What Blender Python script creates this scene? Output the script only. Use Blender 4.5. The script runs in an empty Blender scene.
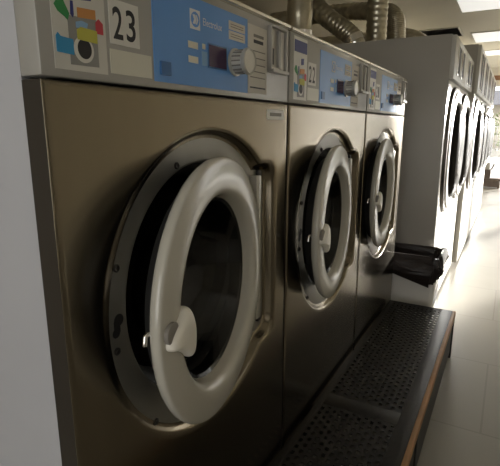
import bpy, bmesh, math, random
from mathutils import Vector, Matrix
random.seed(7)
PI = math.pi
scene = bpy.context.scene
COL = scene.collection

# ------------------------------------------------------------------ materials
def mat(name, color, rough=0.5, metal=0.0, var=0.06, scale=8.0, stretch=(1, 1, 1), bump=0.0, spec=0.5,
        emit=None, emit_s=0.0, aniso=0.0, coat=0.0, rvar=0.0):
    m = bpy.data.materials.new(name); m.use_nodes = True
    nt = m.node_tree; b = nt.nodes['Principled BSDF']
    b.inputs['Roughness'].default_value = rough
    b.inputs['Metallic'].default_value = metal
    b.inputs['Specular IOR Level'].default_value = spec
    if coat: b.inputs['Coat Weight'].default_value = coat; b.inputs['Coat Roughness'].default_value = 0.12
    if aniso: b.inputs['Anisotropic'].default_value = aniso
    tc = nt.nodes.new('ShaderNodeTexCoord'); mp = nt.nodes.new('ShaderNodeMapping')
    mp.inputs['Scale'].default_value = stretch
    nz = nt.nodes.new('ShaderNodeTexNoise'); nz.inputs['Scale'].default_value = scale; nz.inputs['Detail'].default_value = 4
    nt.links.new(tc.outputs['Object'], mp.inputs['Vector']); nt.links.new(mp.outputs['Vector'], nz.inputs['Vector'])
    rp = nt.nodes.new('ShaderNodeValToRGB')
    lo = [max(0, c * (1 - var)) for c in color]; hi = [min(1, c * (1 + var)) for c in color]
    rp.color_ramp.elements[0].position = 0.3; rp.color_ramp.elements[1].position = 0.7
    rp.color_ramp.elements[0].color = (*lo, 1); rp.color_ramp.elements[1].color = (*hi, 1)
    nt.links.new(nz.outputs['Fac'], rp.inputs['Fac']); nt.links.new(rp.outputs['Color'], b.inputs['Base Color'])
    if rvar:
        mr = nt.nodes.new('ShaderNodeMapRange')
        mr.inputs['To Min'].default_value = max(0.02, rough - rvar); mr.inputs['To Max'].default_value = rough + rvar
        nt.links.new(nz.outputs['Fac'], mr.inputs['Value']); nt.links.new(mr.outputs['Result'], b.inputs['Roughness'])
    if bump:
        bp = nt.nodes.new('ShaderNodeBump'); bp.inputs['Strength'].default_value = bump; bp.inputs['Distance'].default_value = 0.01
        nt.links.new(nz.outputs['Fac'], bp.inputs['Height']); nt.links.new(bp.outputs['Normal'], b.inputs['Normal'])
    if emit:
        b.inputs['Emission Color'].default_value = (*emit, 1); b.inputs['Emission Strength'].default_value = emit_s
    return m

def pane_mat(name, tint, gloss):
    m = bpy.data.materials.new(name); m.use_nodes = True
    nt = m.node_tree; nt.nodes.remove(nt.nodes['Principled BSDF'])
    out = nt.nodes['Material Output']
    t = nt.nodes.new('ShaderNodeBsdfTransparent'); t.inputs['Color'].default_value = (*tint, 1)
    g = nt.nodes.new('ShaderNodeBsdfGlossy'); g.inputs['Roughness'].default_value = 0.05
    mx = nt.nodes.new('ShaderNodeMixShader')
    mx.inputs['Fac'].default_value = gloss; nt.links.new(t.outputs[0], mx.inputs[1]); nt.links.new(g.outputs[0], mx.inputs[2])
    nt.links.new(mx.outputs[0], out.inputs['Surface'])
    return m

M = {}
M['steel'] = mat('brushed_steel', (0.235, 0.202, 0.148), 0.22, 1.0, 0.025, 30, (1, 1, 0.03), 0.0, rvar=0.015)
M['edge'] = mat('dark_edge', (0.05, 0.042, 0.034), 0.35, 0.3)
M['recess_steel'] = mat('pressed_steel', (0.42, 0.40, 0.35), 0.30, 1.0, 0.05, 20)
M['surround'] = mat('surround_grey', (0.26, 0.25, 0.22), 0.4, 0.5, 0.05, 20)
M['steel_dark'] = mat('drum_steel', (0.16, 0.15, 0.13), 0.4, 0.9, 0.15, 60)
M['cab_grey'] = mat('cabinet_grey', (0.50, 0.50, 0.52), 0.5, 0, 0.03, 5)
M['fascia'] = mat('fascia_grey', (0.40, 0.385, 0.35), 0.35, 0.1, 0.03, 9)
M['trim'] = mat('polished_trim', (0.72, 0.68, 0.58), 0.22, 0.9, 0.04, 12)
M['blue'] = mat('blue_panel', (0.135, 0.34, 0.74), 0.32, 0, 0.04, 9, spec=0.4)
M['blue_dark'] = mat('blue_button', (0.05, 0.17, 0.42), 0.4)
M['white_plate'] = mat('white_plate', (0.74, 0.72, 0.66), 0.4)
M['cream'] = mat('cream_plate', (0.70, 0.68, 0.57), 0.35)
M['paper'] = mat('paper', (0.66, 0.62, 0.54), 0.6)
M['paper_white'] = mat('sheet_paper', (0.68, 0.66, 0.60), 0.35)
M['ink'] = mat('black_ink', (0.012, 0.011, 0.012), 0.5)
M['ink_grey'] = mat('grey_ink', (0.22, 0.20, 0.17), 0.6)
M['print_white'] = mat('white_print', (0.75, 0.78, 0.80), 0.5)
M['display'] = mat('display_window', (0.05, 0.02, 0.075), 0.15)
M['g_green'] = mat('green_print', (0.03, 0.27, 0.07), 0.5)
M['g_orange'] = mat('orange_print', (0.62, 0.27, 0.07), 0.5)
M['g_yellow'] = mat('yellow_print', (0.55, 0.52, 0.07), 0.5)
M['g_red'] = mat('red_print', (0.58, 0.05, 0.07), 0.5)
M['g_blue'] = mat('blue_print', (0.03, 0.30, 0.58), 0.5)
M['g_lblue'] = mat('light_blue_print', (0.25, 0.44, 0.68), 0.5)
M['g_navy'] = mat('navy_print', (0.03, 0.04, 0.20), 0.5)
M['g_grey'] = mat('grey_print', (0.28, 0.275, 0.26), 0.5)
M['door'] = mat('door_plastic', (0.52, 0.495, 0.425), 0.22, 0, 0.03, 6, coat=0.4)
M['handle'] = mat('handle_plastic', (0.86, 0.82, 0.72), 0.35, 0, 0.04, 12)
M['black'] = mat('black_rubber', (0.012, 0.012, 0.012), 0.45, 0, 0.2, 30)
M['bowl'] = pane_mat('bowl_glass', (0.30, 0.30, 0.29), 0.06)
M['chrome'] = mat('chrome', (0.75, 0.73, 0.70), 0.15, 1.0, 0.03, 30)
M['knob_face'] = mat('knob_face', (0.55, 0.53, 0.47), 0.3, 0.4)
M['dark'] = mat('dark_recess', (0.03, 0.027, 0.023), 0.6)
M['screw'] = mat('dark_screw', (0.08, 0.075, 0.07), 0.35, 0.9)
M['bench'] = mat('black_painted_metal', (0.012, 0.0105, 0.008), 0.5, 0.0, 0.25, 40, bump=0.05, spec=0.3)
M['wood'] = mat('worn_wood_edge', (0.42, 0.23, 0.10), 0.6, 0, 0.3, 25, (1, 0.2, 1))
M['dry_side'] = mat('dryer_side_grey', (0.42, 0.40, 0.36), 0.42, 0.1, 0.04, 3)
M['dry_front'] = mat('dryer_enamel', (0.60, 0.58, 0.52), 0.3, 0, 0.03, 6)
M['dry_ring'] = mat('dryer_ring_brown', (0.10, 0.085, 0.07), 0.3, 0.5)
M['dry_glass'] = mat('dryer_glass', (0.022, 0.019, 0.016), 0.2, 0, 0.1, 9, spec=0.12)
M['foil'] = mat('foil_duct', (0.50, 0.46, 0.36), 0.30, 1.0, 0.10, 25, bump=0.25)
M['ceiling'] = mat('ceiling_paint', (0.76, 0.72, 0.61), 0.8, 0, 0.03, 2)
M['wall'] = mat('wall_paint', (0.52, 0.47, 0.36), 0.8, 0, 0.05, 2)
M['wall_light'] = mat('light_wall_paint', (0.74, 0.70, 0.62), 0.8, 0, 0.04, 2)
M['beam'] = mat('brown_beam', (0.30, 0.15, 0.08), 0.6, 0, 0.2, 8)
M['frame_white'] = mat('white_frame', (0.75, 0.74, 0.70), 0.4)
M['pane'] = pane_mat('window_glass', (0.97, 0.97, 0.97), 0.05)
M['lamp'] = mat('lamp_diffuser', (0.85, 0.85, 0.82), 0.5, 0, 0.02, 3, emit=(1.0, 0.98, 0.94), emit_s=0.68)
M['lamp_frame'] = mat('lamp_frame', (0.68, 0.66, 0.58), 0.4)
M['bin'] = mat('bin_plastic', (0.82, 0.80, 0.75), 0.4, 0, 0.03, 5)
M['bag'] = mat('black_bag_plastic', (0.026, 0.019, 0.017), 0.3, 0, 0.2, 14, (1, 1, 2.5), bump=0.9)
M['darkbrown'] = mat('dark_brown_wood', (0.10, 0.075, 0.06), 0.6, 0, 0.15, 12)
M['greycloth'] = mat('grey_cloth', (0.35, 0.34, 0.31), 0.9, 0, 0.1, 20)
M['paving'] = mat('pale_paving', (0.36, 0.35, 0.32), 0.8, 0, 0.06, 1)
M['leaf'] = mat('hedge_leaf', (0.13, 0.17, 0.06), 0.7, 0, 0.35, 9)
M['fence'] = mat('grey_fence', (0.25, 0.25, 0.24), 0.5)
M['roof'] = mat('grey_roof', (0.15, 0.15, 0.165), 0.7, 0, 0.1, 4)
M['housewall'] = mat('pale_house_wall', (0.32, 0.29, 0.23), 0.8, 0, 0.05, 2)

def floor_mat():
    m = bpy.data.materials.new('floor_tile'); m.use_nodes = True
    nt = m.node_tree; b = nt.nodes['Principled BSDF']
    tc = nt.nodes.new('ShaderNodeTexCoord')
    br = nt.nodes.new('ShaderNodeTexBrick'); br.offset = 0.5
    br.inputs['Scale'].default_value = 1.0
    br.inputs['Color1'].default_value = (0.28, 0.262, 0.222, 1); br.inputs['Color2'].default_value = (0.295, 0.277, 0.236, 1)
    br.inputs['Mortar'].default_value = (0.23, 0.215, 0.18, 1); br.inputs['Mortar Size'].default_value = 0.004
    br.inputs['Brick Width'].default_value = 0.62; br.inputs['Row Height'].default_value = 0.62
    mp = nt.nodes.new('ShaderNodeMapping'); mp.inputs['Location'].default_value = (0.1, 0.43, 0)
    nz = nt.nodes.new('ShaderNodeTexNoise'); nz.inputs['Scale'].default_value = 3; nz.inputs['Detail'].default_value = 6
    mr = nt.nodes.new('ShaderNodeMapRange'); mr.inputs['To Min'].default_value = 0.26; mr.inputs['To Max'].default_value = 0.42
    nt.links.new(tc.outputs['Object'], mp.inputs[0]); nt.links.new(mp.outputs[0], br.inputs['Vector'])
    nt.links.new(tc.outputs['Object'], nz.inputs['Vector'])
    nt.links.new(nz.outputs['Fac'], mr.inputs['Value']); nt.links.new(mr.outputs[0], b.inputs['Roughness'])
    nt.links.new(br.outputs['Color'], b.inputs['Base Color'])
    return m
M['floor'] = floor_mat()

# ------------------------------------------------------------------ mesh helpers
def add_box(bm, lo, hi, bev=0.0, seg=2):
    vs = [bm.verts.new((x, y, z)) for x in (lo[0], hi[0]) for y in (lo[1], hi[1]) for z in (lo[2], hi[2])]
    q = [(0, 1, 3, 2), (4, 6, 7, 5), (0, 4, 5, 1), (2, 3, 7, 6), (0, 2, 6, 4), (1, 5, 7, 3)]
    fs = [bm.faces.new([vs[i] for i in f]) for f in q]
    if bev:
        es = list({e for f in fs for e in f.edges})
        bmesh.ops.bevel(bm, geom=es, offset=bev, segments=seg, affect='EDGES', profile=0.5)

def loft(bm, loops, closed=True, cap0=False, cap1=False):
    rings = [[bm.verts.new(p) for p in L] for L in loops]
    n = len(rings[0])
    for a, b in zip(rings[:-1], rings[1:]):
        for i in range(n if closed else n - 1):
            j = (i + 1) % n
            bm.faces.new((a[i], a[j], b[j], b[i]))
    if cap0: bm.faces.new(list(reversed(rings[0])))
    if cap1: bm.faces.new(rings[-1])
    return rings

def circ(x, r, cy=0, cz=0, n=64):                # circle in a plane x = const
    return [(x, cy + r * math.cos(2 * PI * i / n), cz + r * math.sin(2 * PI * i / n)) for i in range(n)]

def lathe(bm, prof, cy=0, cz=0, n=64, cap0=False, cap1=False):   # prof: (x, r), axis +X
    loft(bm, [circ(x, r, cy, cz, n) for x, r in prof], True, cap0, cap1)

def prism(bm, poly, x0, x1, bev=0.0):             # poly in (y, z), extruded along x
    a = [bm.verts.new((x0, y, z)) for y, z in poly]; b = [bm.verts.new((x1, y, z)) for y, z in poly]
    fs = [bm.faces.new(list(reversed(a))), bm.faces.new(b)]
    n = len(poly)
    for i in range(n):
        j = (i + 1) % n; fs.append(bm.faces.new((a[i], a[j], b[j], b[i])))
    if bev:
        es = list({e for f in fs for e in f.edges})
        bmesh.ops.bevel(bm, geom=es, offset=bev, segments=3, affect='EDGES', profile=0.5)

def tube(bm, pts, rad, n=24, cap=True):
    pts = [Vector(p) for p in pts]
    loops = []; up = Vector((0.31, 0.87, 0.12))
    rads = rad if isinstance(rad, (list, tuple)) else [rad] * len(pts)
    prev = None
    for i, p in enumerate(pts):
        t = (pts[min(i + 1, len(pts) - 1)] - pts[max(i - 1, 0)]).normalized()
        if prev is None: a = t.cross(up).normalized()
        else: a = (prev - t * prev.dot(t)).normalized()
        prev = a; b = t.cross(a)
        loops.append([tuple(p + rads[i] * (math.cos(2 * PI * k / n) * a + math.sin(2 * PI * k / n) * b)) for k in range(n)])
    loft(bm, loops, True, cap, cap)

def obj(name, bm, material, parent=None, smooth=True, ang=35, **props):
    bmesh.ops.recalc_face_normals(bm, faces=bm.faces)
    me = bpy.data.meshes.new(name); bm.to_mesh(me); bm.free()
    if smooth:
        for p in me.polygons: p.use_smooth = True
        me.set_sharp_from_angle(angle=math.radians(ang))
    me.materials.append(material)
    o = bpy.data.objects.new(name, me); COL.objects.link(o)
    if parent: o.parent = parent
    for k, v in props.items(): o[k] = v
    return o

def box_obj(name, lo, hi, material, parent=None, bev=0.0, **props):
    bm = bmesh.new(); add_box(bm, lo, hi, bev); return obj(name, bm, material, parent, **props)

def thing(name, label, cat, loc=(0, 0, 0), rotz=0, group=None):
    o = bpy.data.objects.new(name, None); COL.objects.link(o); o.empty_display_size = 0.1
    o.location = loc; o.rotation_euler = (0, 0, rotz); o['label'] = label; o['category'] = cat
    if group: o['group'] = group
    return o

def tag(o, label, cat, group=None):
    o['label'] = label; o['category'] = cat
    if group: o['group'] = group
    return o

def struct(o): o['kind'] = 'structure'; return o

def text_obj(name, s, x, y, z, h, material, parent, width=None, thick=0.0006, bold=0.0, skew=0.0):
    cu = bpy.data.curves.new(name, 'FONT'); cu.body = s; cu.size = 1.0; cu.extrude = 0.0; cu.offset = bold; cu.shear = skew
    to = bpy.data.objects.new(name, cu); COL.objects.link(to)
    dg = bpy.context.evaluated_depsgraph_get(); me = bpy.data.meshes.new_from_object(to.evaluated_get(dg))
    bpy.data.objects.remove(to); bpy.data.curves.remove(cu)
    xs = [v.co.x for v in me.vertices]; ys = [v.co.y for v in me.vertices]
    sh = h / (max(ys) - min(ys)); sw = sh if width is None else width / (max(xs) - min(xs))
    for v in me.vertices:
        v.co = Vector((x, y + (v.co.x - min(xs)) * sw, z + (v.co.y - min(ys)) * sh))
    me.materials.clear(); me.materials.append(material)
    o = bpy.data.objects.new(name, me); COL.objects.link(o); o.parent = parent
    return o

# ------------------------------------------------------------------ washing machines
WID, ZB, ZT = 0.72, 1.222, 1.407
CY, CZ, RO = 0.370, 0.856, 0.300      # pressed recess
HY, HZ = 0.355, 0.868                 # porthole
RECT = (0.645, 0.634, 1.078)
SLOPE = 0.046
def depth(y): return -(0.0012 + max(0.0, y - 0.07) * SLOPE)

def outline(phi, grow=0.0):
    """distance from the porthole centre to the edge of the pressed recess (circle plus hinge pocket)"""
    c, s = math.cos(phi), math.sin(phi)
    r = RO + grow
    if c > 1e-6: r = min(r, (RECT[0] - CY + grow) / c)
    ymax = RECT[0] - CY + grow; zlo = RECT[1] - CZ - grow; zhi = RECT[2] - CZ + grow
    if c > 1e-6:
        t = ymax / c
        if s > 0: t = min(t, zhi / s)
        elif s < 0: t = min(t, zlo / s)
        # rounded pocket corner
        pw = 14
        t2 = ((abs(c) / ymax) ** pw + (abs(s) / (zhi if s >= 0 else -zlo)) ** pw) ** (-1 / pw)
        r = max(r, min(t, t2))
    return r

def rect_ray(phi, y0, y1, z0, z1):
    c, s = math.cos(phi), math.sin(phi); t = 1e9
    if c > 1e-9: t = min(t, (y1 - CY) / c)
    if c < -1e-9: t = min(t, (y0 - CY) / c)
    if s > 1e-9: t = min(t, (z1 - CZ) / s)
    if s < -1e-9: t = min(t, (z0 - CZ) / s)
    return t

def front_angles(y0, y1, z0, z1):
    A = [2 * PI * i / 200 for i in range(200)]
    for y in (y0, y1):
        for z in (z0, z1):
            A.append(math.atan2(z - CZ, y - CY) % (2 * PI))
    return sorted(A)

def make_washer(y0, number, label, door_angle):
    t = thing('washing_machine', label, 'washing machine', (0, y0, 0), 0, 'front loading washing machines in a row')
    a, b = 0.006, WID - 0.006
    # cabinet (open in front so that the drum can be seen)
    bm = bmesh.new()
    add_box(bm, (-0.70, a, 0.06), (-0.04, a + 0.012, ZT - 0.012))
    add_box(bm, (-0.70, b - 0.012, 0.06), (-0.04, b, ZT - 0.012))
    add_box(bm, (-0.70, a + 0.012, 0.06), (-0.69, b - 0.012, ZT - 0.012))
    add_box(bm, (-0.69, a + 0.012, 0.06), (-0.05, b - 0.012, 0.08))
    add_box(bm, (-0.69, a + 0.012, ZT - 0.030), (-0.05, b - 0.012, ZT - 0.012))
    obj('cabinet', bm, M['cab_grey'], t)
    bm = bmesh.new(); add_box(bm, (-0.68, a + 0.03, 0.0), (-0.06, b - 0.03, 0.06)); obj('plinth', bm, M['dark'], t)
    # steel front with pressed recess
    z0 = 0.07; z1 = ZB - 0.003
    A = front_angles(a, b, z0, z1)
    def P(x, phi, r): return (x, CY + r * math.cos(phi), CZ + r * math.sin(phi))
    def lip(k, g):
        L = []
        for f in A:
            r = outline(f, g); y = CY + r * math.cos(f); L.append((depth(y) * k, y, CZ + r * math.sin(f)))
        return L
    def hole(r, dx=0.0): return [(depth(HY + r * math.cos(f)) + dx, HY + r * math.cos(f), HZ + r * math.sin(f)) for f in A]
    bm = bmesh.new()
    def rl(x, ins): return [P(x, f, rect_ray(f, a + ins, b - ins, z0 + ins, z1 - ins)) for f in A]
    rr = loft(bm, [rl(-0.003, -0.001), rl(-0.0008, 0.0008), rl(0, 0.003), rl(0, 0.009),
                   [P(0, f, outline(f, 0.016)) for f in A], [P(0, f, outline(f, 0.007)) for f in A], lip(0.10, 0.002), lip(0.35, -0.0015), lip(0.75, -0.005), lip(0.94, -0.008), lip(1.0, -0.013)])
    fp = obj('front_panel', bm, M['steel'], t, ang=50)
    bm = bmesh.new(); loft(bm, [rl(-0.039, -0.001), rl(-0.0031, -0.001)]); obj('side_flange', bm, M['edge'], t, label='dark side edge of the steel front')  # side flange of the front, a separate part in one dark colour
    # floor of the recess, down to the porthole
    bm = bmesh.new()
    loft(bm, [lip(1.0, -0.012), hole(0.236), hole(0.231, -0.002), hole(0.229, -0.006), [(-0.052, HY + 0.228 * math.cos(f), HZ + 0.228 * math.sin(f)) for f in A]])
    ds = obj('door_surround', bm, M['surround'], t, ang=50)
    for y, z in ((0.272, 1.096), (0.106, 0.952), (0.096, 0.818), (0.180, 0.640), (0.420, 0.590), (0.520, 0.640)):
        dx = depth(y)
        bm = bmesh.new(); lathe(bm, [(dx - 0.002, 0.0065), (dx + 0.002, 0.0065), (dx + 0.0035, 0.0045), (dx + 0.002, 0.002)], y, z, 16, False, True)
        obj('screw', bm, M['screw'], ds)
    # latch slot (two joined round holes)
    dx = depth(0.1); bm = bmesh.new(); lathe(bm, [(dx - 0.004, 0.010), (dx + 0.0006, 0.010)], 0.104, 0.868, 16, True, True)
    lathe(bm, [(dx - 0.004, 0.008), (dx + 0.0007, 0.008)], 0.097, 0.848, 16, True, True)
    add_box(bm, (dx - 0.004, 0.093, 0.848), (dx + 0.0008, 0.106, 0.868)); obj('latch_slot', bm, M['ink'], ds)
    # rubber gasket and drum
    bm = bmesh.new(); lathe(bm, [(-0.050, 0.2285), (-0.056, 0.216), (-0.066, 0.208), (-0.075, 0.212), (-0.085, 0.203), (-0.105, 0.206), (-0.125, 0.215)], HY, HZ, 72)
    obj('gasket', bm, M['black'], t)
    bm = bmesh.new(); lathe(bm, [(-0.122, 0.215), (-0.13, 0.275), (-0.55, 0.275), (-0.57, 0.25), (-0.58, 0.05)], HY, HZ, 72, False, True)
    dr = obj('drum', bm, M['steel_dark'], t)
    for k in range(3):
        f = 2 * PI * k / 3 + 0.5
        bm = bmesh.new(); add_box(bm, (-0.53, -0.03, -0.035), (-0.15, 0.03, 0.035), 0.012)
        bm.transform(Matrix.Translation((0, HY + 0.245 * math.cos(f), HZ + 0.245 * math.sin(f))) @ Matrix.Rotation(f + PI / 2, 4, 'X'))
        obj('drum_lifter', bm, M['steel_dark'], dr)
    # ---- control fascia
    bm = bmesh.new(); add_box(bm, (-0.040, a - 0.001, ZB + 0.002), (0.0, b + 0.001, ZT - 0.012), 0.003)
    fa = obj('control_fascia', bm, M['fascia'], t)
    bm = bmesh.new()
    prof = [(-0.06, ZT - 0.0125), (0.001, ZT - 0.0125), (0.006, ZT - 0.009), (0.006, ZT - 0.004), (0.001, ZT), (-0.06, ZT)]
    loft(bm, [[(x, yy, z) for x, z in prof] for yy in (a - 0.001, b + 0.001)], True, True, True)
    obj('top_trim', bm, M['trim'], fa)
    e = 0.0008
    def pl(name, poly, m, x0=0.0, th=e, par=fa, bev=0): bm_ = bmesh.new(); prism(bm_, poly, x0 - 0.0006, x0 + th, bev); return obj(name, bm_, m, par, smooth=False)
    def rc(y_0, z_0, y_1, z_1): return [(y_0, z_0), (y_1, z_0), (y_1, z_1), (y_0, z_1)]
    # instruction sheet
    sh = pl('instruction_sheet', rc(0.026, 1.234, 0.113, 1.388), M['paper_white'])
    def ic(name, poly, m, k=1): pl(name, poly, m, e, 0.0004 * k, t and fa)
    pr = 0.0007
    def dec(name, poly, m, k=0): bm_ = bmesh.new(); prism(bm_, poly, e - 0.0002, e + 0.0005 + 0.0003 * k); return obj(name, bm_, m, fa, smooth=False)
    dec('printed_picture', [(0.050, 1.300), (0.097, 1.302), (0.097, 1.242), (0.050, 1.241)], M['g_grey'])
    n = 28
    dec('printed_ring', [(0.0725 + 0.0165 * math.cos(2 * PI * i / n), 1.2615 + 0.0165 * math.sin(2 * PI * i / n)) for i in range(n)], M['white_plate'], 1)
    dec('printed_porthole', [(0.0735 + 0.0115 * math.cos(2 * PI * i / n), 1.2625 + 0.0125 * math.sin(2 * PI * i / n)) for i in range(n)], M['ink'], 2)
    dec('printed_arrow', [(0.031, 1.309), (0.037, 1.318), (0.044, 1.318), (0.053, 1.302), (0.050, 1.294), (0.046, 1.297), (0.036, 1.302)], M['g_green'], 1)
    dec('printed_arrow', [(0.056, 1.318), (0.060, 1.318), (0.060, 1.302), (0.058, 1.298), (0.055, 1.302)], M['g_navy'], 1)
    dec('printed_box', [(0.074, 1.322), (0.090, 1.324), (0.090, 1.340), (0.074, 1.338)], M['g_navy'], 1)
    dec('printed_box', [(0.066, 1.312), (0.096, 1.314), (0.096, 1.302), (0.066, 1.300)], M['g_orange'], 1)
    dec('printed_arrow', [(0.062, 1.294), (0.072, 1.297), (0.082, 1.295), (0.080, 1.288), (0.062, 1.287)], M['g_lblue'], 1)
    dec('printed_arrow', [(0.095, 1.299), (0.101, 1.304), (0.108, 1.299), (0.108, 1.285), (0.095, 1.285)], M['g_red'], 1)
    dec('printed_box', [(0.063, 1.285), (0.069, 1.289), (0.096, 1.288), (0.096, 1.272), (0.063, 1.273)], M['g_yellow'], 3)
    dec('printed_box', [(0.030, 1.273), (0.033, 1.277), (0.037, 1.273), (0.056, 1.272), (0.056, 1.253), (0.030, 1.254)], M['g_blue'], 1)
    dec('sheet_heading', [(0.030, 1.352), (0.110, 1.352), (0.110, 1.380), (0.030, 1.380)], M['g_navy'], 1)
    # number plate and the empty plate below it
    pl('number_plate', rc(0.121, 1.277, 0.180, 1.336), M['white_plate'], 0, 0.0012)
    text_obj('plate_number', number[0], 0.0014, 0.127, 1.284, 0.043, M['ink'], fa, 0.019, bold=0.014)
    text_obj('plate_number', number[1], 0.0014, 0.153, 1.284, 0.043, M['ink'], fa, 0.019, bold=0.014)
    pl('blank_plate', rc(0.119, 1.237, 0.205, 1.270), M['cream'], 0, 0.001)
    # blue panel and what is printed on it
    bp = pl('program_panel', rc(0.211, 1.234, 0.508, 1.380), M['blue'], 0, 0.0012)
    def on(name, poly, m, th=0.0008, par=bp): bm_ = bmesh.new(); prism(bm_, poly, 0.0010, 0.0012 + th); return obj(name, bm_, m, par, smooth=False)
    on('corner_button', rc(0.225, 1.245, 0.250, 1.266), M['blue_dark'], 0.0025)
    on('emblem_tile', rc(0.308, 1.329, 0.337, 1.361), M['print_white'])
    bm = bmesh.new(); lathe(bm, [(0.0019, 0.0125), (0.0024, 0.0125)], 0.3225, 1.345, 32, True, True); obj('emblem_disc', bm, M['blue'], bp)
    bm = bmesh.new()
    prism(bm, [(0.3145, 1.3525), (0.3215, 1.3525), (0.3255, 1.345), (0.3215, 1.3375), (0.3145, 1.3375), (0.3185, 1.345)], 0.0023, 0.0029)
    prism(bm, [(0.3235, 1.3525), (0.3265, 1.3525), (0.3305, 1.345), (0.3265, 1.3375), (0.3235, 1.3375), (0.3275, 1.345)], 0.0023, 0.0029)
    obj('emblem_mark', bm, M['print_white'], bp, smooth=False)
    text_obj('maker_name', 'Electrolux', 0.0016, 0.347, 1.340, 0.0125, M['print_white'], bp, 0.062)
    on('indicator_label', rc(0.301, 1.297, 0.329, 1.308), M['cream']); on('indicator_label', rc(0.301, 1.273, 0.329, 1.284), M['cream'])
    on('indicator_label', rc(0.343, 1.300, 0.352, 1.309), M['cream'])
    on('button_strip', rc(0.341, 1.272, 0.358, 1.296), M['g_lblue'])
    dp = on('display_bezel', rc(0.360, 1.270, 0.424, 1.313), M['blue_dark'], 0.0012); on('display', rc(0.3625, 1.2725, 0.4215, 1.3105), M['display'], 0.002, dp)
    lb = on('notice_label', rc(0.434, 1.349, 0.496, 1.365), M['paper']); on('notice_label', rc(0.434, 1.331, 0.496, 1.347), M['paper'])
    for z in (1.3585, 1.354, 1.3405, 1.336): on('faint_print', rc(0.440, z, 0.489, z + 0.0012), M['ink_grey'], 0.0011)
    # program knob
    bm = bmesh.new()
    lathe(bm, [(0.0, 0.0265), (0.005, 0.0265), (0.006, 0.023), (0.026, 0.0215), (0.030, 0.0255), (0.036, 0.0255), (0.038, 0.0235), (0.036, 0.0205), (0.0365, 0.001)], 0.456, 1.290, 48, True, True)
    kb = obj('program_knob', bm, M['knob_face'], fa)
    bm = bmesh.new()
    for k in range(16):
        f = 2 * PI * k / 16; bb = bmesh.new(); add_box(bb, (0.007, -0.0012, 0.020), (0.026, 0.0012, 0.0235))
        bb.transform(Matrix.Translation((0, 0.456, 1.290)) @ Matrix.Rotation(f, 4, 'X')); me = bpy.data.meshes.new('x'); bb.to_mesh(me); bb.free(); bm.from_mesh(me); bpy.data.meshes.remove(me)
    obj('grip_ribs', bm, M['ink_grey'], kb)
    # price / instruction paper
    pp = pl('notice_paper', rc(0.511, 1.236, 0.596, 1.374), M['paper'], 0, 0.001)
    def ink(z, y_0=0.520, y_1=0.588, h=0.0035, m=None): bm_ = bmesh.new(); prism(bm_, rc(y_0, z, y_1, z + h), 0.0008, 0.0014); obj('faint_print', bm_, m or M['ink_grey'], pp, smooth=False)
    ink(1.351, 0.535, 0.580, 0.006); ink(1.339, 0.535, 0.578, 0.007, M['ink']); ink(1.322, h=0.002); ink(1.308, h=0.002); ink(1.294, h=0.002); ink(1.280, h=0.002); ink(1.268, h=0.002); ink(1.246, 0.519, 0.590, 0.003, M['ink'])
    # coin unit
    bm = bmesh.new()
    add_box(bm, (0.0, 0.602, 1.290), (0.010, 0.606, 1.386)); add_box(bm, (0.0, 0.682, 1.290), (0.010, 0.686, 1.386))
    add_box(bm, (0.0, 0.606, 1.383), (0.012, 0.682, 1.387)); add_box(bm, (0.0, 0.602, 1.286), (0.016, 0.686, 1.293))
    cu = obj('coin_unit', bm, M['fascia'], fa, smooth=False)
    box_obj('coin_plate', (-0.0005, 0.606, 1.293), (0.002, 0.682, 1.383), M['knob_face'], cu)
    box_obj('coin_slot', (0.001, 0.624, 1.305), (0.0026, 0.629, 1.340), M['ink'], cu)
    box_obj('coin_track', (0.001, 0.644, 1.300), (0.009, 0.654, 1.380), M['fascia'], cu, 0.001)
    box_obj('coin_cover', (0.001, 0.660, 1.297), (0.005, 0.678, 1.381), M['white_plate'], cu, 0.001)
    # small tag on the steel
    if number == '23':
        tg = box_obj('paper_tag', (-0.0003, 0.600, 1.181), (0.0006, 0.693, 1.205), M['white_plate'], fp)
        box_obj('faint_print', (0.0005, 0.615, 1.189), (0.0009, 0.678, 1.197), M['ink_grey'], tg)
    # ---- door, swung ajar about its hinge
    th = door_angle
    hinge = Vector({'23': (0.014, 0.577, 0.872), '22': (0.018, 0.556, 0.870), '21': (0.021, 0.526, 0.878)}[number])
    piv = Vector((0.0, 0.279, 0.0))                # hinge seen from the disc centre, door axis along local x
    R = Matrix.Rotation(th, 4, 'Z')
    MT = Matrix.Translation(hinge) @ R @ Matrix.Translation(-Vector((0.0, 0.279, 0)))
    bm = bmesh.new()
    lathe(bm, [(-0.024, 0.170), (-0.024, 0.222), (-0.0225, 0.230), (-0.019, 0.2360), (-0.013, 0.2398), (-0.008, 0.2404), (-0.005, 0.2402), (-0.0026, 0.2392), (-0.0010, 0.2375), (-0.0002, 0.2355), (0.0004, 0.2330), (0.0016, 0.2260), (0.0030, 0.216), (0.0038, 0.204),
               (0.0036, 0.193), (0.0026, 0.186), (0.0008, 0.181), (-0.003, 0.176), (-0.010, 0.172), (-0.017, 0.169), (-0.024, 0.166), (-0.024, 0.170)], 0, 0, 96)
    bm.transform(MT); dring = obj('door', bm, M['door'], t, ang=60)
    bm = bmesh.new()
    lathe(bm, [(-0.022, 0.167), (-0.026, 0.160), (-0.05, 0.152), (-0.10, 0.138), (-0.125, 0.115), (-0.135, 0.07), (-0.138, 0.004)], 0, 0, 72, False, True)
    bm.transform(MT); obj('glass_bowl', bm, M['bowl'], dring)
    bm = bmesh.new(); lathe(bm, [(-0.023, 0.1655), (-0.027, 0.162), (-0.050, 0.160), (-0.054, 0.178), (-0.050, 0.198), (-0.038, 0.206), (-0.0245, 0.208), (-0.0235, 0.2), (-0.023, 0.1655)], 0, 0, 72)
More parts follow.
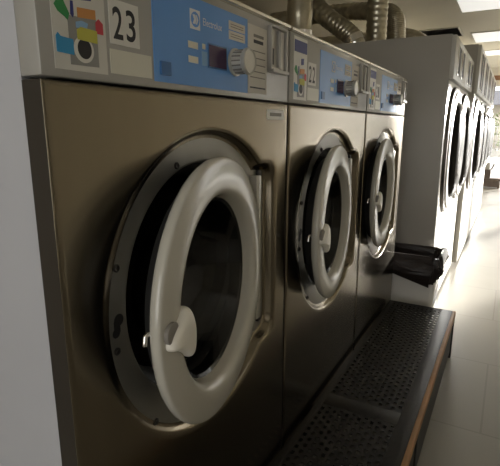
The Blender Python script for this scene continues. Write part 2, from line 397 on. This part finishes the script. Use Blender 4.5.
    bm.transform(MT); obj('bowl_seal', bm, M['black'], dring)
    # lever handle on the free side of the ring
    bm = bmesh.new(); lathe(bm, [(-0.002, 0.017), (0.007, 0.017), (0.009, 0.014)], -0.215, 0.004, 32, True, True); bm.transform(MT)
    hd0 = obj('handle_boss', bm, M['ink_grey'], dring)
    bm = bmesh.new()
    base = [(-0.232, -0.012), (-0.224, 0.002), (-0.200, 0.014), (-0.178, 0.034), (-0.160, 0.026), (-0.146, -0.008), (-0.148, -0.034), (-0.152, -0.056), (-0.168, -0.060), (-0.184, -0.040), (-0.208, -0.026), (-0.224, -0.022)]
    cyy = sum(p[0] for p in base) / len(base); czz = sum(p[1] for p in base) / len(base)
    def sc(k, x): return [(x, cyy + (y - cyy) * k, czz + (z - czz) * k) for y, z in base]
    loft(bm, [sc(0.75, -0.016), sc(0.95, -0.010), sc(1.0, 0.000), sc(0.98, 0.008), sc(0.84, 0.015), sc(0.5, 0.018)], True, True, True)
    bm.transform(MT)
    hd = obj('handle', bm, M['handle'], dring, ang=70)
    sub = hd.modifiers.new('round', 'SUBSURF'); sub.levels = 1; sub.render_levels = 2
    # latch hook behind the free edge
    bm = bmesh.new(); tube(bm, [(-0.022, -0.222, 0.004), (-0.027, -0.229, 0.004), (-0.029, -0.232, 0.002), (-0.030, -0.233, -0.012)], 0.0038, 12)
    bm.transform(MT); obj('latch_hook', bm, M['chrome'], dring)
    # hinge: a long block in the pocket and two arms to the ring
    bm = bmesh.new(); add_box(bm, (-0.0235, 0.560, HZ - 0.175), (-0.004, 0.586, HZ + 0.185), 0.004); obj('hinge_block', bm, M['door'], t)
    for dz in (-0.125, 0.105):
        bm = bmesh.new(); tube(bm, [(-0.012, 0.572, HZ + dz), (-0.022, 0.545, HZ + dz * 0.95)], [0.010, 0.009], 12); obj('hinge_arm', bm, M['chrome'], t)
    bm = bmesh.new(); add_box(bm, (-0.026, 0.594, HZ - 0.195), (-0.018, 0.612, HZ + 0.195), 0.002); obj('hinge_cover', bm, M['black'], t)
    return t

make_washer(0.0, '23', 'nearest steel front washing machine, numbered 23 beside a colourful instruction sheet', math.radians(11))
make_washer(WID, '22', 'middle one of the three steel front washing machines, between number 23 and the last one', math.radians(6.5))
make_washer(2 * WID, '21', 'farthest of the three steel washing machines, its end beside the grey dryer and bin', math.radians(3.4))

# ------------------------------------------------------------------ step platform in front of the washers
st = thing('step_platform', 'low black perforated metal step with worn wooden edge in front of the washers', 'step', (0.0, 0, 0))
HB, BX0, BX1, BY0, BY1 = 0.24, 0.012, 0.346, -0.02, 2.07
def perforated(name, y0, y1):
    x0, x1 = BX0 + 0.022, 0.282
    ncol = 12; px = (x1 - x0) / ncol
    xs = [x0]
    for i in range(ncol): xs += [x0 + i * px + px * 0.24, x0 + i * px + px * 0.76]
    xs.append(x1)
    unit = 0.0078; nu = int((y1 - y0 - 0.02) / unit); ys = [y0] + [y0 + 0.01 + k * unit for k in range(nu + 1)] + [y1]
    bm = bmesh.new(); grid = [[bm.verts.new((x, y, HB)) for y in ys] for x in xs]
    for i in range(len(xs) - 1):
        for j in range(len(ys) - 1):
            if i % 2 == 1 and 1 <= j < len(ys) - 2:
                col = i // 2; k = (j - 1 + (2 if col % 2 else 0)) % 4
                if k in (0, 1): continue
            bm.faces.new((grid[i][j], grid[i + 1][j], grid[i + 1][j + 1], grid[i][j + 1]))
    o = obj(name, bm, M['bench'], st, smooth=False)
    sm = o.modifiers.new('thickness', 'SOLIDIFY'); sm.thickness = 0.004; sm.offset = -1
    return o
perforated('perforated_panel', -0.01, 0.97)
perforated('perforated_panel', 1.04, BY1 - 0.012)
bm = bmesh.new()
add_box(bm, (0.282, BY0, HB - 0.03), (0.331, BY1, HB + 0.001), 0.001)
add_box(bm, (BX0, BY0, HB - 0.03), (BX0 + 0.022, BY1, HB + 0.001), 0.001)
add_box(bm, (BX0 + 0.022, 0.97, HB - 0.03), (0.282, 1.04, HB + 0.001), 0.001)
add_box(bm, (BX0 + 0.022, BY1 - 0.012, HB - 0.03), (0.282, BY1, HB + 0.001), 0.001)
obj('frame', bm, M['bench'], st)
bm = bmesh.new(); add_box(bm, (0.331, BY0, HB - 0.032), (0.346, BY1, HB + 0.002), 0.002); obj('wooden_edge', bm, M['wood'], st, label='worn orange brown wooden edge')
for x in (BX0 + 0.01, 0.317):
    for y in (BY0 + 0.03, 0.985, BY1 - 0.05):
        box_obj('leg', (x, y, 0), (x + 0.028, y + 0.04, HB - 0.03), M['bench'], st, 0.002)
box_obj('shade_panel', (0.326, BY0 + 0.05, 0.035), (0.340, BY1 - 0.055, HB - 0.032), M['bench'], st)  # dark panel standing in for the shadow under the step's edge

# ------------------------------------------------------------------ waste bin and its bag
bn = thing('waste_bin', 'pale grey waste bin behind the far end of the black step', 'bin', (0.055, 2.325, 0))
def rrect(hx, hy, r, z, n=6, cx=0, cy=0):
    L = []
    for k, (sx, sy) in enumerate(((1, 1), (-1, 1), (-1, -1), (1, -1))):
        for i in range(n + 1):
            f = PI / 2 * (k + i / n); L.append((cx + sx * (hx - r) + r * math.cos(f), cy + sy * (hy - r) + r * math.sin(f), z))
    return L
bm = bmesh.new()
loft(bm, [rrect(0.150, 0.115, 0.03, 0.0), rrect(0.168, 0.130, 0.03, 0.44), rrect(0.176, 0.137, 0.03, 0.445), rrect(0.176, 0.137, 0.03, 0.455),
          rrect(0.163, 0.125, 0.03, 0.455), rrect(0.146, 0.111, 0.03, 0.012)], True, True, True)
obj('bin_body', bm, M['bin'], bn)
bm = bmesh.new()
n = 96; loops = []
spec = [(0.160, 0.121, 0.18, 0), (0.162, 0.123, 0.36, 0.3), (0.160, 0.121, 0.455, 0.3), (0.170, 0.130, 0.476, 0.4), (0.181, 0.141, 0.477, 0.6), (0.188, 0.148, 0, 0.9), (0.193, 0.154, 0, 1.2), (0.192, 0.156, 0, 1.4), (0.184, 0.150, 0, 1.4), (0.180, 0.143, 0, 1.0)]
for li, (hx, hy, z, w) in enumerate(spec):
    L = []
    base = rrect(hx, hy, 0.05, z, 23)
    for i, p in enumerate(base):
        f = 2 * PI * i / len(base)
        wob = 0.0065 * w * (math.sin(f * 9 + li * 0.5) + 0.7 * math.sin(f * 17 - li) + 0.5 * math.sin(f * 29 + li * 1.7))
        d = Vector((p[0], p[1], 0)).normalized()
        front = max(0.0, -p[1] / hy) ** 2                      # the side towards the camera hangs lowest
        lx = p[0] - 0.045
        low = 0.385 - front * max(0.0, 0.125 - (0.62 if lx > 0 else 0.72) * abs(lx))
        zz = z
        if li >= 5: k = (li - 4) / 5; zz = 0.474 - k * (0.474 - low) + 0.004 * math.sin(f * 13) * k
        elif li >= 2: zz = z + 0.008 * math.sin(f * 3 + 1)
        bulge = 0.022 * front * max(0, 1 - abs(lx) * 6) * (1.0 if li in (6, 7, 8) else 0.4 if li == 9 else 0)
        L.append((p[0] + d.x * wob, p[1] + d.y * wob - bulge, zz))
    loops.append(L)
loft(bm, loops, True, True, False)
bg = obj('bin_bag', bm, M['bag'], ang=60); bg.location = (0.055, 2.325, 0.0)
tag(bg, 'shiny black plastic bag folded over the rim of the pale waste bin', 'bin bag')

# ------------------------------------------------------------------ tumble dryers
def superell(x, hy, hz, cy, cz, n=64, p=2.5):
    L = []
    for i in range(n):
        f = 2 * PI * i / n; c, s = math.cos(f), math.sin(f)
        L.append((x, cy + hy * math.copysign(abs(c) ** (2 / p), c), cz + hz * math.copysign(abs(s) ** (2 / p), s)))
    return L
def make_dryer(x, y, w, H, label, depth=1.0):
    t = thing('tumble_dryer', label, 'tumble dryer', (x, y, 0), 0, 'tumble dryers in a row along the wall')
    a, b = 0.002, w - 0.002
    box_obj('cabinet', (-depth, a, 0.03), (-0.001, b, H), M['dry_side'], t, 0.002)
    box_obj('plinth', (-depth + 0.05, a + 0.02, 0), (-0.05, b - 0.02, 0.03), M['dark'], t)
    lp = box_obj('lower_panel', (-0.006, a + 0.004, 0.035), (0.002, b - 0.004, 0.566), M['dry_front'], t, 0.002)
    for yy in (0.05, w - 0.05):
        bm = bmesh.new(); lathe(bm, [(0, 0.008), (0.002, 0.008), (0.003, 0.005)], yy, 0.50, 16, True, True); obj('screw', bm, M['screw'], lp)
    box_obj('front_panel', (-0.006, a + 0.004, 0.572), (0.002, b - 0.004, 1.425), M['dry_front'], t, 0.002)
    k = H / 1.665
    up = box_obj('control_panel', (-0.006, a + 0.004, 1.432), (0.022, b - 0.004, H - 0.006), M['dry_front'], t, 0.003)
    zz0, zz1 = 1.46, H - 0.04
    for yy in (0.14, 0.37):
        f = box_obj('vent_frame', (0.0215, yy, zz0), (0.027, yy + 0.13, zz1), M['chrome'], up, 0.002)
        box_obj('vent', (0.026, yy + 0.012, zz0 + 0.012), (0.0285, yy + 0.118, zz1 - 0.012), M['dark'], f)
    cy, cz = w / 2, 1.02
    bm = bmesh.new(); hy, hz = w / 2 - 0.028, 0.385
    loft(bm, [superell(0, hy, hz, cy, cz), superell(0.018, hy, hz, cy, cz), superell(0.022, hy - 0.006, hz - 0.006, cy, cz), superell(0.022, hy - 0.026, hz - 0.026, cy, cz), superell(0.0, hy - 0.030, hz - 0.030, cy, cz)])
    d = obj('door', bm, M['dry_ring'], t)
    bm = bmesh.new(); hy -= 0.026; hz -= 0.026
    loft(bm, [superell(0.012, hy, hz, cy, cz), superell(0.030, hy - 0.010, hz - 0.010, cy, cz), superell(0.034, hy - 0.025, hz - 0.025, cy, cz), superell(0.034, hy - 0.060, hz - 0.060, cy, cz), superell(0.030, hy - 0.066, hz - 0.066, cy, cz)])
    obj('door_rim', bm, M['dry_front'], d)
    bm = bmesh.new(); hy -= 0.062; hz -= 0.062
    loft(bm, [superell(0.030, hy, hz, cy, cz), superell(0.050, hy * 0.96, hz * 0.96, cy, cz), superell(0.066, hy * 0.85, hz * 0.85, cy, cz), superell(0.076, hy * 0.6, hz * 0.6, cy, cz), superell(0.080, hy * 0.3, hz * 0.3, cy, cz)], True, False, True)
    obj('door_glass', bm, M['dry_glass'], d)
    return t
DX, DY = 0.158, 2.50
names = ['first tall grey tumble dryer, its whole side panel facing us behind the bin', 'second tumble dryer, just beyond the one with the exposed side panel',
         'third tumble dryer, the nearest of the taller ones whose top rises in a grey wedge', 'fourth tumble dryer from the bin, second of the taller ones',
         'fifth tumble dryer from the bin, third of the taller ones', 'sixth tumble dryer from the bin, last but one of the row', 'last tumble dryer, at the bright window end of the row']
for i, nm in enumerate(names):
    if i < 2: make_dryer(DX, DY + 0.645 * i, 0.64, 1.665, nm)
    else: make_dryer(DX + 0.038, DY + 1.305 + 0.66 * (i - 2), 0.655, 1.80, nm)

# ------------------------------------------------------------------ exhaust ducts
def smooth_path(pts, n=14):
    P = [Vector(p) for p in pts]; out = []
    for i in range(len(P) - 1):
        p0 = P[max(i - 1, 0)]; p1 = P[i]; p2 = P[i + 1]; p3 = P[min(i + 2, len(P) - 1)]
        for k in range(n):
            s = k / n
            out.append(0.5 * ((2 * p1) + (p2 - p0) * s + (2 * p0 - 5 * p1 + 4 * p2 - p3) * s * s + (3 * p1 - p0 - 3 * p2 + p3) * s ** 3))
    out.append(P[-1]); return out
def duct(label, pts, r, bands=()):
    t = thing('exhaust_duct', label, 'duct', tuple(pts[0]), 0, 'silvery exhaust ducts above the machines')
    o0 = Vector(pts[0]); path = smooth_path(pts, 40)
    rad = [r * (1 + 0.035 * math.sin(i * 1.6)) for i in range(len(path))]
    bm = bmesh.new(); tube(bm, [p - o0 for p in path], rad, 28); obj('hose', bm, M['foil'], t, ang=80)
    for s in bands:
        i = int(s * (len(path) - 2)); bm = bmesh.new(); a = path[i] - o0; b = path[min(i + 2, len(path) - 1)] - o0
        d = (b - a).normalized() * 0.02; tube(bm, [a - d, a + d], r * 1.07, 28); obj('clamp_band', bm, M['chrome'], t)
ZC = 2.34
duct('thick silvery vertical duct rising behind the join of washers 23 and 22', [(-0.70, 2.385, 0.0), (-0.70, 2.385, 1.2), (-0.70, 2.385, ZC)], 0.078, (0.72,))
duct('slanting silvery duct climbing left from the dryer top', [(-0.49, 2.78, 1.672), (-0.49, 2.78, 1.745), (-0.72, 2.78, 1.93), (-1.0, 2.80, 2.24), (-1.08, 2.80, ZC)], 0.062, (0.12, 0.22))
duct('tall vertical silvery duct standing on the first dryer', [(-0.40, 3.02, 1.665), (-0.40, 3.02, 2.0), (-0.40, 3.02, ZC)], 0.070, (0.1,))
duct('short silvery duct between the tall one and the rounded elbow', [(-0.35, 3.40, 1.665), (-0.35, 3.40, 1.86), (-0.38, 3.42, 1.98), (-0.52, 3.50, 2.05), (-0.90, 3.60, 2.10), (-1.49, 3.6, 2.10)], 0.068, (0.08,))
duct('low rounded silvery elbow duct at the end, nearest the ceiling vent', [(-0.26, 4.02, 1.808), (-0.26, 4.02, 1.865), (-0.38, 4.02, 1.93), (-0.55, 4.02, 1.935), (-1.49, 4.02, 1.935)], 0.07, ())

# ------------------------------------------------------------------ room shell
XL, XR, YB, YF = -1.5, 3.0, -2.2, 10.5
struct(box_obj('floor', (XL - 0.1, YB - 0.1, -0.06), (XR + 0.1, YF + 0.12, 0.0), M['floor']))
struct(box_obj('ceiling', (XL - 0.1, YB - 0.1, ZC), (XR + 0.1, YF + 0.12, ZC + 0.08), M['ceiling']))
struct(box_obj('wall_left', (XL - 0.1, YB - 0.1, 0), (XL, YF + 0.12, ZC), M['wall']))
bm = bmesh.new()
WR = (8.05, 10.46, 0.3, 2.15)
add_box(bm, (XR, YB - 0.1, 0), (XR + 0.1, WR[0], ZC)); add_box(bm, (XR, WR[1], 0), (XR + 0.1, YF + 0.12, ZC))
add_box(bm, (XR, WR[0], 0), (XR + 0.1, WR[1], WR[2])); add_box(bm, (XR, WR[0], WR[3]), (XR + 0.1, WR[1], ZC))
struct(obj('wall_right', bm, M['wall_light'], smooth=False))
bm = bmesh.new()
WB = (-0.65, 1.20, 0.45, 2.05)
add_box(bm, (XL, YB - 0.1, 0), (WB[0], YB, ZC)); add_box(bm, (WB[1], YB - 0.1, 0), (XR, YB, ZC))
add_box(bm, (WB[0], YB - 0.1, 0), (WB[1], YB, WB[2])); add_box(bm, (WB[0], YB - 0.1, WB[3]), (WB[1], YB, ZC))
struct(obj('wall_back', bm, M['wall_light'], smooth=False))
bm = bmesh.new()
OX0, OX1, OZ1 = -0.06, 2.92, 2.02
add_box(bm, (XL, YF, 0), (OX0, YF + 0.12, ZC)); add_box(bm, (OX1, YF, 0), (XR, YF + 0.12, ZC)); add_box(bm, (OX0, YF, OZ1), (OX1, YF + 0.12, ZC))
struct(obj('wall_far', bm, M['wall_light'], smooth=False))
def window(name, x0, x1, z0, z1, y, mull):
    bm = bmesh.new(); w = 0.04
    add_box(bm, (x0, y, z0), (x0 + w, y + 0.06, z1)); add_box(bm, (x1 - w, y, z0), (x1, y + 0.06, z1))
    add_box(bm, (x0 + w, y, z1 - w), (x1 - w, y + 0.06, z1)); add_box(bm, (x0 + w, y, z0), (x1 - w, y + 0.06, z0 + w))
    for m in mull: add_box(bm, (m - w / 2, y, z0 + w), (m + w / 2, y + 0.06, z1 - w))
    f = struct(obj(name, bm, M['frame_white'], smooth=False))
    box_obj('pane', (x0 + w, y + 0.027, z0 + w), (x1 - w, y + 0.033, z1 - w), M['pane'], f)
window('window_1', OX0, OX1, 0.0, OZ1, YF + 0.03, (0.9, 1.8))
window('window_2', WB[0], WB[1], WB[2], WB[3], YB - 0.08, (0.27,))
struct(box_obj('trim_1', (OX0 - 0.1, YF - 0.03, 2.10), (OX1 + 0.1, YF, 2.19), M['beam']))

bm = bmesh.new(); w_ = 0.04
add_box(bm, (XR + 0.02, WR[0], WR[2]), (XR + 0.08, WR[0] + w_, WR[3])); add_box(bm, (XR + 0.02, WR[1] - w_, WR[2]), (XR + 0.08, WR[1], WR[3]))
add_box(bm, (XR + 0.02, WR[0] + w_, WR[2]), (XR + 0.08, WR[1] - w_, WR[2] + w_)); add_box(bm, (XR + 0.02, WR[0] + w_, WR[3] - w_), (XR + 0.08, WR[1] - w_, WR[3]))
f = struct(obj('window_3', bm, M['frame_white'], smooth=False)); box_obj('pane', (XR + 0.047, WR[0] + w_, WR[2] + w_), (XR + 0.053, WR[1] - w_, WR[3] - w_), M['pane'], f)

# ceiling fittings
cl = [(4.42, 5.215, 'big white ceiling light panel nearest us at the top right'), (6.42, 7.20, 'second white ceiling light panel, beyond the dark ceiling vent'),
      (8.0, 8.6, 'farthest white ceiling light panel, before the window wall')]
for y0, y1, lab in cl:
    t = thing('ceiling_light', lab, 'ceiling light', (0.44, (y0 + y1) / 2, ZC), 0, 'flat ceiling light panels')
    hx, hy = 0.55, (y1 - y0) / 2
    bm = bmesh.new(); w = 0.018
    add_box(bm, (-hx, -hy, -0.012), (hx, -hy + w, 0)); add_box(bm, (-hx, hy - w, -0.012), (hx, hy, 0))
    add_box(bm, (-hx, -hy + w, -0.012), (-hx + w, hy - w, 0)); add_box(bm, (hx - w, -hy + w, -0.012), (hx, hy - w, 0))
    obj('frame', bm, M['lamp_frame'], t, smooth=False)
    box_obj('diffuser', (-hx + w, -hy + w, -0.008), (hx - w, hy - w, 0), M['lamp'], t)
for k, y0 in enumerate((1.2, 4.8, 6.8, 8.8)):  # unseen panels, added to bring more light onto machines and aisle
    t = thing('ceiling_light', 'added ceiling light panel right of the aisle outside the view, ' + ['facing the washers', 'facing the dryers', 'third of its row', 'nearest the far window'][k], 'ceiling light', (2.1, y0, ZC), 0, 'flat ceiling light panels')
    box_obj('frame', (-0.62, -0.32, -0.010), (0.62, 0.32, 0), M['lamp_frame'], t)
    box_obj('diffuser', (-0.6, -0.3, -0.014), (0.6, 0.3, -0.009), M['lamp'], t)
v = thing('ceiling_vent', 'long black rectangular vent opening in the grey ceiling', 'vent', (-0.425, 6.25, ZC), math.radians(0))
bm = bmesh.new(); hx, hy, w = 0.225, 0.300, 0.014
add_box(bm, (-hx, -hy, -0.012), (hx, -hy + w, 0)); add_box(bm, (-hx, hy - w, -0.012), (hx, hy, 0)); add_box(bm, (-hx, -hy + w, -0.012), (-hx + w, hy - w, 0)); add_box(bm, (hx - w, -hy + w, -0.012), (hx, hy - w, 0))
obj('frame', bm, M['lamp_frame'], v, smooth=False)
bm = bmesh.new(); add_box(bm, (-hx + w, -hy + w, -0.003), (hx - w, hy - w, 0)); obj('backing', bm, M['ink'], v)
bm = bmesh.new()
for k in range(10):
    y = -hy + w + 0.02 + k * 0.058
    bb = [(-hx + w, y, -0.011), (-hx + w, y + 0.003, -0.011), (-hx + w, y + 0.02, -0.003), (-hx + w, y + 0.017, -0.003)]
    loft(bm, [bb, [(hx - w, p[1], p[2]) for p in bb]], True, True, True)
obj('slats', bm, M['dark'], v, smooth=False)

# far end of the aisle
lb = thing('low_bench', 'low dark brown bench on the bright floor at the far end', 'bench', (0.205, 10.0, 0))
box_obj('seat', (-0.185, -0.13, 0.15), (0.185, 0.13, 0.19), M['darkbrown'], lb, 0.006)
box_obj('apron', (-0.175, -0.12, 0.02), (0.175, 0.12, 0.15), M['darkbrown'], lb)
for x in (-0.175, 0.135):
    for y in (-0.12, 0.08): box_obj('leg', (x, y, 0), (x + 0.04, y + 0.04, 0.02), M['darkbrown'], lb)
sb = thing('shopping_bag', 'dark bag with grey cloth on top, standing on the low bench', 'bag', (0.125, 10.0, 0.19))
bm = bmesh.new(); loft(bm, [rrect(0.065, 0.06, 0.02, 0), rrect(0.075, 0.066, 0.025, 0.08), rrect(0.07, 0.06, 0.02, 0.16), rrect(0.06, 0.05, 0.02, 0.17)], True, True, True); obj('bag_body', bm, M['darkbrown'], sb)
bm = bmesh.new(); loft(bm, [rrect(0.055, 0.045, 0.02, 0.165, cx=-0.01), rrect(0.05, 0.04, 0.02, 0.23, cx=-0.005), rrect(0.022, 0.022, 0.01, 0.30, cx=0.015)], True, True, True); obj('cloth', bm, M['greycloth'], sb)
bm = bmesh.new(); tube(bm, [(0.05, 0, 0.15), (0.075, 0, 0.18), (0.10, 0, 0.23), (0.11, 0, 0.27)], 0.012, 10); obj('strap', bm, M['darkbrown'], sb)

# ------------------------------------------------------------------ outside the far window
struct(box_obj('ground_outside', (-12, YF + 0.121, -0.08), (14, 60, -0.02), M['paving']))
fn = thing('fence', 'pale grey railing fence outside beyond the far window', 'fence', (0, 22, -0.02))
box_obj('kerb', (-6, -0.1, 0), (8, 0.1, 0.25), M['paving'], fn)
bm = bmesh.new()
for k in range(100): add_box(bm, (-6 + k * 0.14, -0.012, 0.25), (-6 + k * 0.14 + 0.028, 0.012, 1.22))
obj('balusters', bm, M['fence'], fn, smooth=False)
box_obj('rail', (-6, -0.02, 1.22), (8, 0.02, 1.27), M['fence'], fn); box_obj('rail', (-6, -0.018, 0.30), (8, 0.018, 0.33), M['fence'], fn)
hg = bmesh.new()
rnd = random.Random(3)
for k in range(2600):
    x = rnd.uniform(-5, 7); z = rnd.uniform(0.0, 1.95 + 0.25 * math.sin(x * 1.7) + 0.12 * math.sin(x * 5)); y = rnd.uniform(-0.4, 0.4)
    s = rnd.uniform(0.06, 0.12); R = Matrix.Rotation(rnd.uniform(0, 6.3), 4, (rnd.uniform(-1, 1), rnd.uniform(-1, 1), rnd.uniform(-1, 1) + 0.01))
    vs = [hg.verts.new(Vector((x, y, z)) + R @ Vector(p)) for p in ((-s, 0, 0), (0, -s * 0.5, 0), (s, 0, 0), (0, s * 0.5, s * 0.15))]
    hg.faces.new(vs)
h = obj('hedge', hg, M['leaf'], None, smooth=False); h.location = (0, 23.4, 0); tag(h, 'sunlit leafy green hedge behind the fence outside', 'hedge')
hs = thing('house', 'pale house with sloping grey roof beyond the hedge outside', 'house', (2.0, 32, -0.02))
box_obj('wall', (-5, 0, 0), (6, 5, 2.55), M['housewall'], hs)
bm = bmesh.new(); loft(bm, [[(-3.6, -0.4, 2.55), (6.4, -0.4, 2.55), (6.4, 2.5, 2.62), (-3.6, 2.5, 2.62)], [(-2.8, 1.5, 3.5), (6.0, 1.5, 3.5), (6.0, 2.4, 3.5), (-2.8, 2.4, 3.5)]], True, True, True); obj('roof', bm, M['roof'], hs, smooth=False)

# ------------------------------------------------------------------ light
w = bpy.data.worlds.new('sky'); scene.world = w; w.use_nodes = True
bgn = w.node_tree.nodes['Background']; bgn.inputs['Color'].default_value = (1.0, 0.99, 0.97, 1); bgn.inputs['Strength'].default_value = 3.2
sun = bpy.data.lights.new('sun', 'SUN'); sun.energy = 38.0; sun.angle = math.radians(2.0); sun.color = (1.0, 0.97, 0.92)
so = bpy.data.objects.new('sun', sun); COL.objects.link(so)
so.rotation_euler = Vector((-0.50, -1.0, -0.14)).to_track_quat('-Z', 'Y').to_euler()
for nm, x0, x1, z0, z1, y, rx in (('far_window_portal', OX0, OX1, 0, OZ1, YF + 0.15, -PI / 2), ('back_window_portal', WB[0], WB[1], WB[2], WB[3], YB - 0.15, PI / 2)):
    l = bpy.data.lights.new(nm, 'AREA'); l.shape = 'RECTANGLE'; l.size = x1 - x0; l.size_y = z1 - z0; l.cycles.is_portal = True
    o = bpy.data.objects.new(nm, l); COL.objects.link(o); o.location = ((x0 + x1) / 2, y, (z0 + z1) / 2); o.rotation_euler = (rx, 0, 0)

l = bpy.data.lights.new('right_window_portal', 'AREA'); l.shape = 'RECTANGLE'; l.size = WR[3] - WR[2]; l.size_y = WR[1] - WR[0]; l.cycles.is_portal = True
o = bpy.data.objects.new('right_window_portal', l); COL.objects.link(o); o.location = (XR + 0.15, (WR[0] + WR[1]) / 2, (WR[2] + WR[3]) / 2); o.rotation_euler = (0, PI / 2, 0)

# ------------------------------------------------------------------ camera
cam = bpy.data.cameras.new('camera'); cam.sensor_width = 36; cam.lens = 459.213 * 36 / 500; cam.clip_start = 0.02
co = bpy.data.objects.new('camera', cam); COL.objects.link(co)
co.location = (0.50557, -0.38077, 1.16098); co.rotation_euler = (1.346512, 0.000292, 0.511195)
scene.camera = co
scene.view_settings.view_transform = 'Standard'; scene.view_settings.look = 'None'
scene.view_settings.exposure = 0.0; scene.view_settings.gamma = 1.0; scene.view_settings.use_curve_mapping = False
